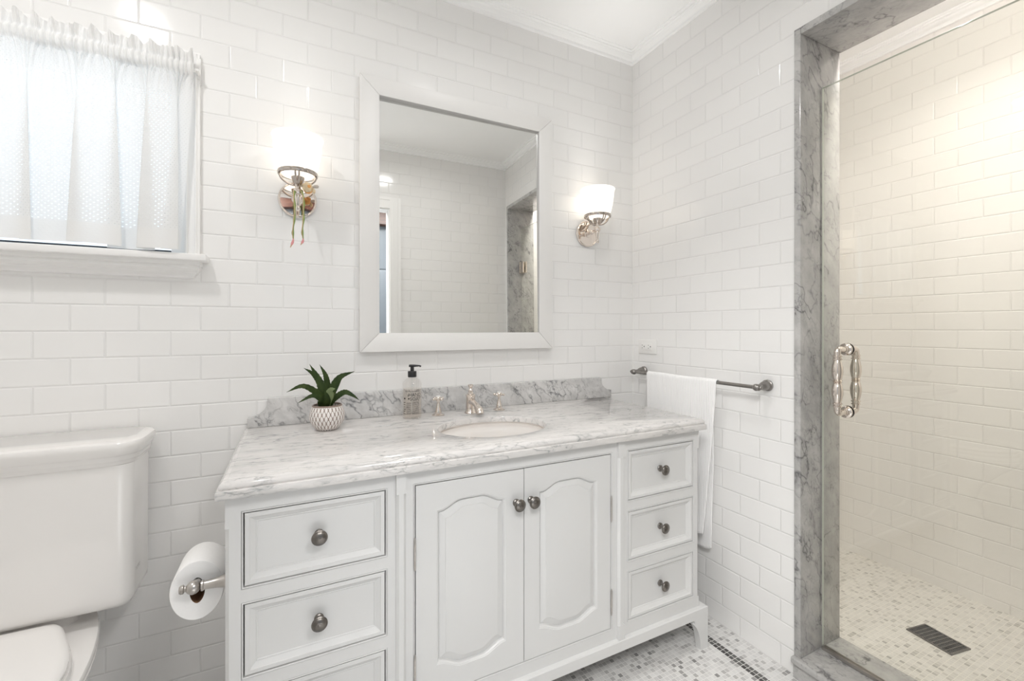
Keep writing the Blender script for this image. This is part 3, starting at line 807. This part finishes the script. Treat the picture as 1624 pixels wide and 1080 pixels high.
# ------------------------------------------------------------------ mirror
mi = thing('wall_mirror', (-.8965, 0, 1.088), 'large rectangular mirror in a flat white frame on the tiled wall', 'mirror')
ox0, ox1, oz0, oz1 = -1.3046, -.4883, 1.0885, 2.1030
ix0, ix1, iz0, iz1 = -1.2360, -.5553, 1.1585, 2.0380
yf, yb = -.0300, -.0012
def board(pts):
    # pts: four (x,z) corners outer a, outer b, inner b, inner a ; shrunk slightly at the mitres
    mb = MB(); mb.prism(pts, yf, yb, 'y', .0012); return mb.build('frame_board', M['mirror_frame'], mi, 30)
e = .0004
board([(ox0, oz0+e), (ox0, oz1-e), (ix0, iz1-e), (ix0, iz0+e)]); board([(ox1, oz0+e), (ox1, oz1-e), (ix1, iz1-e), (ix1, iz0+e)])
board([(ox0+e, oz0), (ox1-e, oz0), (ix1-e, iz0), (ix0+e, iz0)]); board([(ox0+e, oz1), (ox1-e, oz1), (ix1-e, iz1), (ix0+e, iz1)])
mb = MB(); mx, mz = (ix0+ix1)/2, (iz0+iz1)/2; TP, TYW = .0082, -.0110
def my(x, z): return -.0150+TP*(z-mz)*1.0+TYW*(x-mx)
cs = [(ix0-.002, iz0-.002), (ix1+.002, iz0-.002), (ix1+.002, iz1+.002), (ix0-.002, iz1+.002)]
mb.rings([[(x, my(x, z), z) for x, z in cs], [(x, my(x, z)+.004, z) for x, z in cs]])
mb.build('mirror_glass', M['mirror'], mi, 0)

# ------------------------------------------------------------------ wall sconces
def sconce(x, label):
    s = thing('wall_sconce', (x, 0, 1.60), label, 'wall lamp', 'sconces either side of the mirror')
    yc = -.083
    mb = MB(); mb.lathe([(.0605, .0005), (.0610, .006), (.0585, .0095), (.0565, .0100), (.0550, .0088), (.0540, .0095), (0, .0098)], along((x, 0, 1.620), (0, -1, 0)), 56); mb.build('backplate', M['nickel_plate'], s, 30)
    mb = MB(); mb.lathe([(.020, .009), (.0185, .012), (.0095, .015), (.0065, .020), (.0060, .030), (.0095, .034), (.0115, .039), (.0095, .044), (.0060, .048), (.0055, .078)], along((x, 0, 1.622), (0, -1, 0)), 28); mb.build('arm', M['nickel'], s, 40)
    T = Matrix.Translation((x, yc, 0))
    mb = MB(); mb.lathe([(.0, 1.563), (.0050, 1.565), (.0078, 1.571), (.0062, 1.578), (.0045, 1.580), (.0062, 1.584), (.0088, 1.606), (.0098, 1.613), (.0085, 1.616), (.0130, 1.6185), (.0145, 1.626), (.0130, 1.6335), (.0085, 1.636), (.0080, 1.645), (.0100, 1.647), (.0110, 1.650)], T, 28); mb.build('stem', M['nickel'], s, 40)
    mb = MB(); mb.lathe([(.0110, 1.650), (.0150, 1.655), (.0205, 1.672), (.0212, 1.676), (.0195, 1.677)], T, 28); mb.build('socket_cup', M['nickel_dark'], s, 40)
    mb = MB()
    ring = [(.0525, 1.6805), (.0600, 1.6805), (.0612, 1.686), (.0600, 1.6920), (.0550, 1.6920), (.0530, 1.687)]
    mb.lathe(ring+[ring[0]], T, 48, cap0=False, cap1=False)
    for k in range(4):
        a = k*PI/2+PI*.5-.05; 
        for da in (-.10, .10):
            d0 = Vector((math.cos(a+da), math.sin(a+da), 0)); d1 = Vector((math.cos(a+da*.6), math.sin(a+da*.6), 0))
            c = Vector((x, yc, 0))
            mb.tube(bez([c+d0*.0565+Vector((0, 0, 1.683)), c+d0*.050+Vector((0, 0, 1.668)), c+d1*.032+Vector((0, 0, 1.653)), c+d1*.010+Vector((0, 0, 1.647))], 5), .0029, 8)
    mb.build('shade_holder', M['nickel_dark'], s, 40)
    mb = MB()
    outer = [(.020, 1.675), (.034, 1.6745), (.045, 1.679), (.0535, 1.690), (.0615, 1.710), (.0680, 1.738), (.0720, 1.766), (.0738, 1.788), (.0752, 1.797), (.0785, 1.8045)]
    inner = [(r-.0035, z+.001) for r, z in outer][::-1]
    mb.lathe(outer+[(.0778, 1.8065)]+inner+[outer[0]], T, 56, cap0=False, cap1=False); mb.build('lamp_shade', M['shade'], s, 60)
    point_light('sconce_bulb', (x, yc, 1.700), .018, .05, (1, .96, .91))
    area_light('sconce_uplight', (x, yc, 1.772), .132, .17, (1, .985, .965), aim=(x, yc-.20, 2.6), spread=1.35)
    return s
sconce(-1.5075, 'nickel wall sconce with lit white shade by the window, a dried flower hung on it')
sconce(-.2805, 'nickel wall sconce with lit white shade near the room corner above the outlet')

# hanging dried flower
fl = thing('dried_flower', (-1.475, -.10, 1.44), 'cream dried flower with a grey bud and two green strands hanging from the sconce', 'dried flower')
mb = MB(); c = Vector((-1.4790, -.098, 1.6415))
mb.ball(c, .0150, 22, (1, .9, 1))
for k in range(7):
    a = 2*PI*k/7; mb.ball(c+Vector((.0095*math.cos(a), -.004, .0095*math.sin(a))), .0078, 12, (1, .8, 1))
mb.tube([c+Vector((-.012, .0, .006)), c+Vector((-.022, .012, .006)), (-1.506, -.0835, 1.648)], [.004, .0025, .002], 8)
mb.build('bloom', M['petal_cream'], fl, 60)
mb = MB(); mb.ball(c+Vector((.004, -.0125, .001)), .0055, 12, (1, .5, 1)); mb.ball(c+Vector((.002, .016, -.004)), .0135, 16, (1, .8, .9)); mb.ball(c+Vector((.010, .020, .004)), .0070, 12); mb.build('flower_heart', M['petal_orange'], fl, 60)
mb = MB(); mb.tube([c+Vector((.015, -.004, .002)), c+Vector((.022, -.006, .0045)), c+Vector((.029, -.006, .0055)), c+Vector((.033, -.005, .005))], [.003, .0055, .0058, .0035], 12); mb.build('bud', M['petal_grey'], fl, 60)
mb = MB(); mb.tube([c+Vector((.016, -.003, -.002)), c+Vector((.019, -.005, -.009)), c+Vector((.019, -.006, -.015)), c+Vector((.0195, -.006, -.019))], [.0035, .005, .0048, .002], 10); mb.build('seed_pod', M['petal_cream'], fl, 60)
def strand(p):
    P = bez(p, 10); n = len(P)
    k = int(n*.80); k2 = int(n*.92)
    w = [.0028+.0010*math.sin(i*.5) for i in range(n)]
    mb = MB(); mb.tube(P[:k+1], w[:k+1], 8, flat=.45, up=(0, -1, 0)); o = mb.build('strand', M['strand_green'], fl, 60)
    mb = MB(); mb.tube(P[k:k2+1], w[k:k2+1], 8, flat=.45, up=(0, -1, 0)); mb.build('strand_tip', M['strand_pink'], o, 60)['label'] = 'pink strand tip'
    mb = MB(); mb.tube(P[k2:], [.0026*(1-.8*i/(n-k2)) for i in range(n-k2)], 8, flat=.5, up=(0, -1, 0)); mb.build('strand_end', M['strand_tan'], o, 60)
    mb = MB(); mb.tube([q+Vector((-.0016, -.0012, 0)) for q in P[:k+1:2]], .0011, 6); mb.build('strand_edge', M['strand_tan'], o, 60)
strand([(-1.5185, -.0975, 1.627), (-1.519, -.100, 1.600), (-1.5165, -.100, 1.565), (-1.519, -.097, 1.525), (-1.5225, -.094, 1.490), (-1.5215, -.092, 1.465), (-1.530, -.090, 1.440)])
strand([(-1.4985, -.0975, 1.630), (-1.4915, -.100, 1.605), (-1.4905, -.100, 1.570), (-1.4915, -.097, 1.530), (-1.4945, -.094, 1.494), (-1.4920, -.092, 1.468), (-1.4995, -.090, 1.451)])

# ------------------------------------------------------------------ outlet
ou = thing('wall_outlet', (0, -.108, 1.088), 'white double wall outlet on the tile above the towel bar', 'outlet')
mb = MB(); mb.box(-.006, -.0002, -.1665, -.0495, 1.054, 1.122, .0022, 2); mb.build('cover_plate', M['white_plastic'], ou, 40)
mb = MB(); mb.box(-.0085, -.006, -.1415, -.0745, 1.0715, 1.1045, .001, 2); mb.build('receptacle', M['white_plastic'], ou, 40)
for yc in (-.085, -.126):
    mb = MB()
    mb.box(-.0089, -.0085, yc+.0042, yc+.0088, 1.0935, 1.0960); mb.box(-.0089, -.0085, yc+.0042, yc+.0088, 1.0800, 1.0825)
    mb.lathe([(.0028, 0), (.0028, .0004), (0, .0004)], along((-.0085, yc-.0065, 1.0885), (-1, 0, 0)), 14)
    mb.build('socket_slot', M['dark'], ou, 0)

# ------------------------------------------------------------------ towel bar and towel
BXX, BZ = -.066, .9685
tb = thing('towel_bar', (0, -.395, .95), 'grey pewter towel bar with turned end posts on the tiled wall', 'towel bar')
mb = MB(); mb.tube([(BXX, -.075, BZ), (BXX, -.715, BZ)], .0068, 16); mb.build('bar', M['pewter_bar'], tb, 50)
for yc in (-.085, -.703):
    mb = MB(); mb.lathe([(.0190, .0003), (.0205, .004), (.0200, .008), (.0165, .011), (.0150, .016), (.0165, .022), (.0150, .030), (.0105, .040), (.0085, .047), (.0095, .050), (.0085, .053), (.0095, .056)], along((0, yc, BZ+.004), (-1, 0, -.06)), 28); mb.build('post', M['pewter_bar'], tb, 40)
    s = 1 if yc > -.3 else -1
    mb = MB(); mb.ball((BXX, yc, BZ), .0128, 20); mb.lathe([(.0105, .008), (.0115, .010), (.0095, .013), (.0070, .0145), (.0075, .017), (.0060, .0205), (0, .022)], along((BXX, yc, BZ), (0, s, 0)), 20); mb.build('end_cap', M['pewter_bar'], tb, 45)
def towel():
    ya, yb = -.180, -.546
    path = []
    zf, zb = .362, .286; n1 = 60
    for i in range(n1+1): path.append(('f', zf+(BZ-zf)*i/n1))
    for i in range(1, 12): path.append(('o', PI*i/12))
    for i in range(n1+1): path.append(('b', BZ-(BZ-zb)*i/n1))
    nv = 110; verts = []; r = .0092
    for kind, q in path:
        row = []
        for j in range(nv+1):
            s = j/nv; y = ya+(yb-ya)*s
            if kind == 'o':
                x = BXX-r*math.cos(q); z = BZ+r*math.sin(q)+.0012*math.sin(s*9)
            else:
                zz = q; t = (BZ-zz)/(BZ-.286)
                wob = .010*t*math.sin(s*8.5+1.1)+.006*t*math.sin(s*17+.4+t*2)
                if kind == 'f': x = BXX-r-.010*t+wob; y = y+.062*t**1.3*s-.0*t
                else: x = BXX+r+.022*min(1, t*2.2)+wob*.5; y = y+(.030*s+.026*t*s)
                z = zz+.016*abs(2*s-1)**7*max(0, (t-.75)*4)
                x = min(x, -.012); 
                if kind == 'f': x = max(x, -.112)
            row.append((x, y, z))
        verts.append(row)
    mb = MB(); mb.rings(verts, False, False, False)
    o = mb.build('hand_towel', M['towel'], None, 70)
    md = o.modifiers.new('thick', 'SOLIDIFY'); md.thickness = .0042; md.offset = 0
    return tag(o, 'ribbed white hand towel folded over the towel bar beside the vanity', 'towel')
towel()

# ------------------------------------------------------------------ toilet
def rrect(x0, x1, y0, y1, r, z, n=8):
    out = []
    for cx_, cy_, a0 in ((x1-r, y1-r, 0), (x0+r, y1-r, PI/2), (x0+r, y0+r, PI), (x1-r, y0+r, 1.5*PI)):
        for i in range(n+1):
            a = a0+PI/2*i/n; out.append((cx_+r*math.cos(a), cy_+r*math.sin(a), z))
    return out
tc = -2.145
to = thing('toilet', (tc, -.36, 0), 'white two-piece toilet with rectangular tank standing under the window', 'toilet')
TX0, TX1, TY0, TY1 = tc-.238, tc+.238, -.208, -.022
def tk(o, z, r=.034): return rrect(TX0-o, TX1+o, TY0-o, TY1, r+o, z)
mb = MB(); mb.rings([tk(-.030, .4370, .03), tk(-.016, .4385), tk(-.006, .444), tk(-.001, .455), tk(0, .47), tk(.001, .66), tk(.002, .8175)]); tank = mb.build('tank', M['porcelain'], to, 40)
mb = MB()
def ld(o, z): return rrect(TX0-o, TX1+o, TY0-o, TY1+.012, .05+o*.6, z)
mb.rings([ld(-.004, .818), ld(.0055, .818), ld(.0068, .820), ld(.0072, .8265), ld(.0096, .8290), ld(.0108, .8315), ld(.0112, .8400), ld(.0138, .8430), ld(.0160, .8460), ld(.0185, .8560), ld(.0208, .8640), ld(.0212, .8720), ld(.0190, .8775), ld(.013, .8800), ld(-.0, .8808)]); mb.build('tank_lid', M['porcelain'], to, 45)
# maker's mark on the tank side
def side_text():
    cu = bpy.data.curves.new('mark', 'FONT'); cu.body = 'TOTO'; cu.size = .0135; cu.align_x = 'CENTER'
    ob = bpy.data.objects.new('mark', cu); C.objects.link(ob)
    me = bpy.data.meshes.new_from_object(ob.evaluated_get(bpy.context.evaluated_depsgraph_get()))
    bpy.data.objects.remove(ob); bm = bmesh.new(); bm.from_mesh(me)
    for v in bm.verts: v.co = Vector((TX1+.0006, -.150+v.co.x, .515+v.co.y))
    mb = MB(); mb.merge_bm(bm); mb.build('maker_mark', M['ink_grey'], tank, 0, recalc=False)
side_text()
def egg(o, z, yback=-.035, fy=-.715, hw=.200, back=.172, sq=.45):
    pts = []; n = 56
    yc = -.46
    for i in range(n):
        a = 2*PI*i/n
        c, s = math.cos(a), math.sin(a)
        if s <= 0: x = (hw+o)*c; y = yc+(yc-fy+o)*s
        else:
            k = abs(c)**sq*(1 if c >= 0 else -1)
            wid = (hw+o)+((back+o)-(hw+o))*smooth01(s*1.0); x = wid*k; y = yc+(yback-yc+min(o, 0))*s**.8
        pts.append((tc+x, y, z))
    return pts
mb = MB(); mb.rings([egg(-.07, 0, -.10, -.62), egg(-.068, .02, -.10, -.62), egg(-.085, .08, -.10, -.60), egg(-.075, .18, -.06, -.62), egg(-.035, .29, -.04, -.68), egg(-.012, .345), egg(-.006, .362), egg(0, .3655), egg(.001, .373), egg(-.003, .3765), egg(-.003, .381), egg(.002, .384), egg(.002, .392), egg(-.001, .397), egg(-.010, .400)]); mb.build('bowl', M['porcelain'], to, 40)
mb = MB(); mb.rings([rrect(tc-.11, tc+.11, -.16, -.05, .03, .398), rrect(tc-.11, tc+.11, -.16, -.05, .03, .439)]); mb.build('tank_gasket', M['porcelain'], to, 40)
def seat(o, z): return egg(o, z, -.207, -.700, .182, .128, .22)
mb = MB(); mb.rings([seat(-.006, .4005), seat(.004, .402), seat(.006, .408), seat(.006, .417), seat(.003, .4215), seat(-.006, .423)]); mb.build('toilet_seat', M['porcelain'], to, 40)
mb = MB(); mb.rings([seat(-.010, .4245), seat(-.002, .4255), seat(.001, .430), seat(.001, .437), seat(-.004, .4425), seat(-.015, .4455), seat(-.045, .4475)]); mb.build('seat_lid', M['porcelain'], to, 40)
# ------------------------------------------------------------------ paper holder and roll
RX, RYF, RYB, RZc = -1.7245, -.447, -.343, .561
zh = RZc+.020
ph = thing('toilet_paper_holder', (-1.657, -.47, zh), 'brushed steel paper holder arm fixed to the side of the vanity', 'toilet paper holder')
mb = MB(); mb.lathe([(.0215, .0003), (.0225, .004), (.0165, .007), (.0140, .012), (.0115, .024), (.0100, .040), (.0098, .050), (.0115, .052), (.0115, .056)], along((-1.657, -.470, zh), (-1, 0, 0)), 28); mb.build('post', M['steel'], ph, 40)
mb = MB(); mb.ball((RX-.004, -.470, zh), .0150, 24); mb.lathe([(.0070, .012), (.0065, .0165), (.0098, .0185), (.0100, .023), (.0070, .0265), (0, .0275)], along((RX-.004, -.470, zh), (-1, 0, 0)), 20); mb.build('knuckle', M['steel'], ph, 45)
mb = MB(); mb.tube([(RX, -.462, zh), (RX, RYB-.004, zh)], .0085, 18); mb.ball((RX, RYB-.002, zh), .0105, 16); mb.build('spindle', M['steel'], ph, 45)
ro = thing('toilet_paper_roll', (RX, (RYF+RYB)/2, RZc-.066), 'slightly squashed white toilet paper roll on the vanity side holder', 'toilet paper')
def oval(a, b, y, n=64, pinch=1.0): return [(RX+a*math.cos(2*PI*i/n)*abs(math.cos(2*PI*i/n))**(pinch-1), y, RZc+b*math.sin(2*PI*i/n)) for i in range(n)]
mb = MB(); mb.rings([oval(.0150, .0300, RYF, pinch=1.1), oval(.0515, .0680, RYF), oval(.0535, .0695, RYF+.003), oval(.0535, .0695, RYB-.003), oval(.0515, .068, RYB), oval(.0150, .0300, RYB, pinch=1.1)], False, False); mb.build('paper', M['paper'], ro, 40)
mb = MB(); mb.rings([oval(.0150, .0300, RYF+.0004, pinch=1.1), oval(.0150, .0300, RYB-.0004, pinch=1.1)], False, False); mb.build('core', M['cardboard'], ro, 60)['label'] = 'brown cardboard core'

# ------------------------------------------------------------------ shower door, drain
gd = thing('shower_door', (.11, -1.15, .075), 'frameless clear glass shower door with nickel pull handle in a marble opening', 'shower door')
gx, gy0, gy1 = .110, JY0+.024, -.8265
mb = MB(); mb.box(gx-.0048, gx+.0048, gy0, gy1, .088, 2.002); mb.build('glass_panel', M['door_glass'], gd, 0)
mb = MB(); mb.box(gx-.0046, gx+.0046, gy1+.0002, gy1+.0012, .088, 2.002); mb.build('glass_edge', M['glass_edge'], gd, 0)
mb = MB(); mb.box(gx-.0046, gx+.0046, gy0, gy1, 2.0022, 2.0030); mb.build('glass_edge', M['glass_edge'], gd, 0)
mb = MB(); mb.box(gx-.010, gx-.006, gy0, gy1, .0752, .086, .001); mb.box(gx+.006, gx+.010, gy0, gy1, .0752, .086, .001); mb.box(gx-.006, gx+.006, gy0, gy1, .0752, .080); mb.build('door_sweep', M['steel'], gd, 20)
for z in (1.69, .36):
    mb = MB(); mb.box(gx-.020, gx-.0055, gy0-.001, gy0+.055, z-.045, z+.045, .003); mb.box(gx+.0055, gx+.020, gy0-.001, gy0+.055, z-.045, z+.045, .003); mb.box(gx-.024, gx+.024, gy0-.002, gy0+.006, z-.045, z+.045, .002); mb.build('door_hinge', M['nickel'], gd, 30)
hy = -.8985
ht, hb = 1.107, .901
for s in (-1, 1):
    hx = gx+s*.055
    mb = MB()
    zc = (ht+hb)/2; hh = (ht-hb)/2
    pr = []
    half = [(0, .0105), (.003, .0140), (.006, .0105), (.010, .0130), (.028, .0160), (.045, .0155), (.062, .0120), (.068, .0103), (.070, .0135), (.073, .0135), (.0745, .0108), (.078, .0108), (.0795, .0132), (.0825, .0132), (.084, .0102), (.090, .0098)]
    for d, r in half[::-1]: pr.append((r, -d))
    for d, r in half[1:]: pr.append((r, d))
    mb.lathe(pr, Matrix.Translation((hx, hy, zc)), 24, cap0=False, cap1=False)
    for sg in (1, -1):
        z1 = zc+sg*hh
        mb.tube(bez([(hx, hy, zc+sg*.0895), (hx-s*.001, hy, z1-sg*.006), (hx-s*.010, hy, z1), (gx+s*.012, hy, z1)], 7), .0098, 16)
        mb.lathe([(.0098, .030), (.0105, .019), (.0125, .017), (.0125, .014), (.0145, .0115), (.0195, .0095), (.0202, .0050)], along((gx, hy, z1), (s, 0, 0)), 28)
    mb.build('pull_handle', M['nickel'], gd, 40)
for z1 in (ht, hb):
    mb = MB(); 
    for s in (-1, 1): mb.lathe([(.0196, .0049), (.0196, .0056), (.0, .0056)], along((gx, hy, z1), (s, 0, 0)), 24)
    mb.build('handle_washer', M['black'], gd, 40)['label'] = 'black washer'
dr = thing('shower_drain', (.583, -.960, .04), 'small rectangular dark metal drain grate in the mosaic shower floor', 'drain')
Rm = Matrix.Translation((.583, -.960, .0402)) @ Matrix.Rotation(math.radians(-10), 4, 'Z')
mb = MB(); mb.box(-.048, .048, -.066, .066, .0, .0012, mtx=Rm); mb.build('sump', M['dark'], dr, 0)
mb = MB(); w, l = .051, .069
mb.box(-w, w, -l, -l+.006, 0, .004, mtx=Rm); mb.box(-w, w, l-.006, l, 0, .004, mtx=Rm); mb.box(-w, -w+.006, -l+.006, l-.006, 0, .004, mtx=Rm); mb.box(w-.006, w, -l+.006, l-.006, 0, .004, mtx=Rm)
for i in range(1, 9):
    y = -l+.006+(2*l-.012)*i/9; mb.box(-w+.006, w-.006, y-.0018, y+.0018, .001, .0035, mtx=Rm)
for i in range(1, 10):
    x = -w+.006+(2*w-.012)*i/10; mb.box(x-.0012, x+.0012, -l+.006, l-.006, .001, .003, mtx=Rm)
mb.build('grate', M['pewter'], dr, 0)
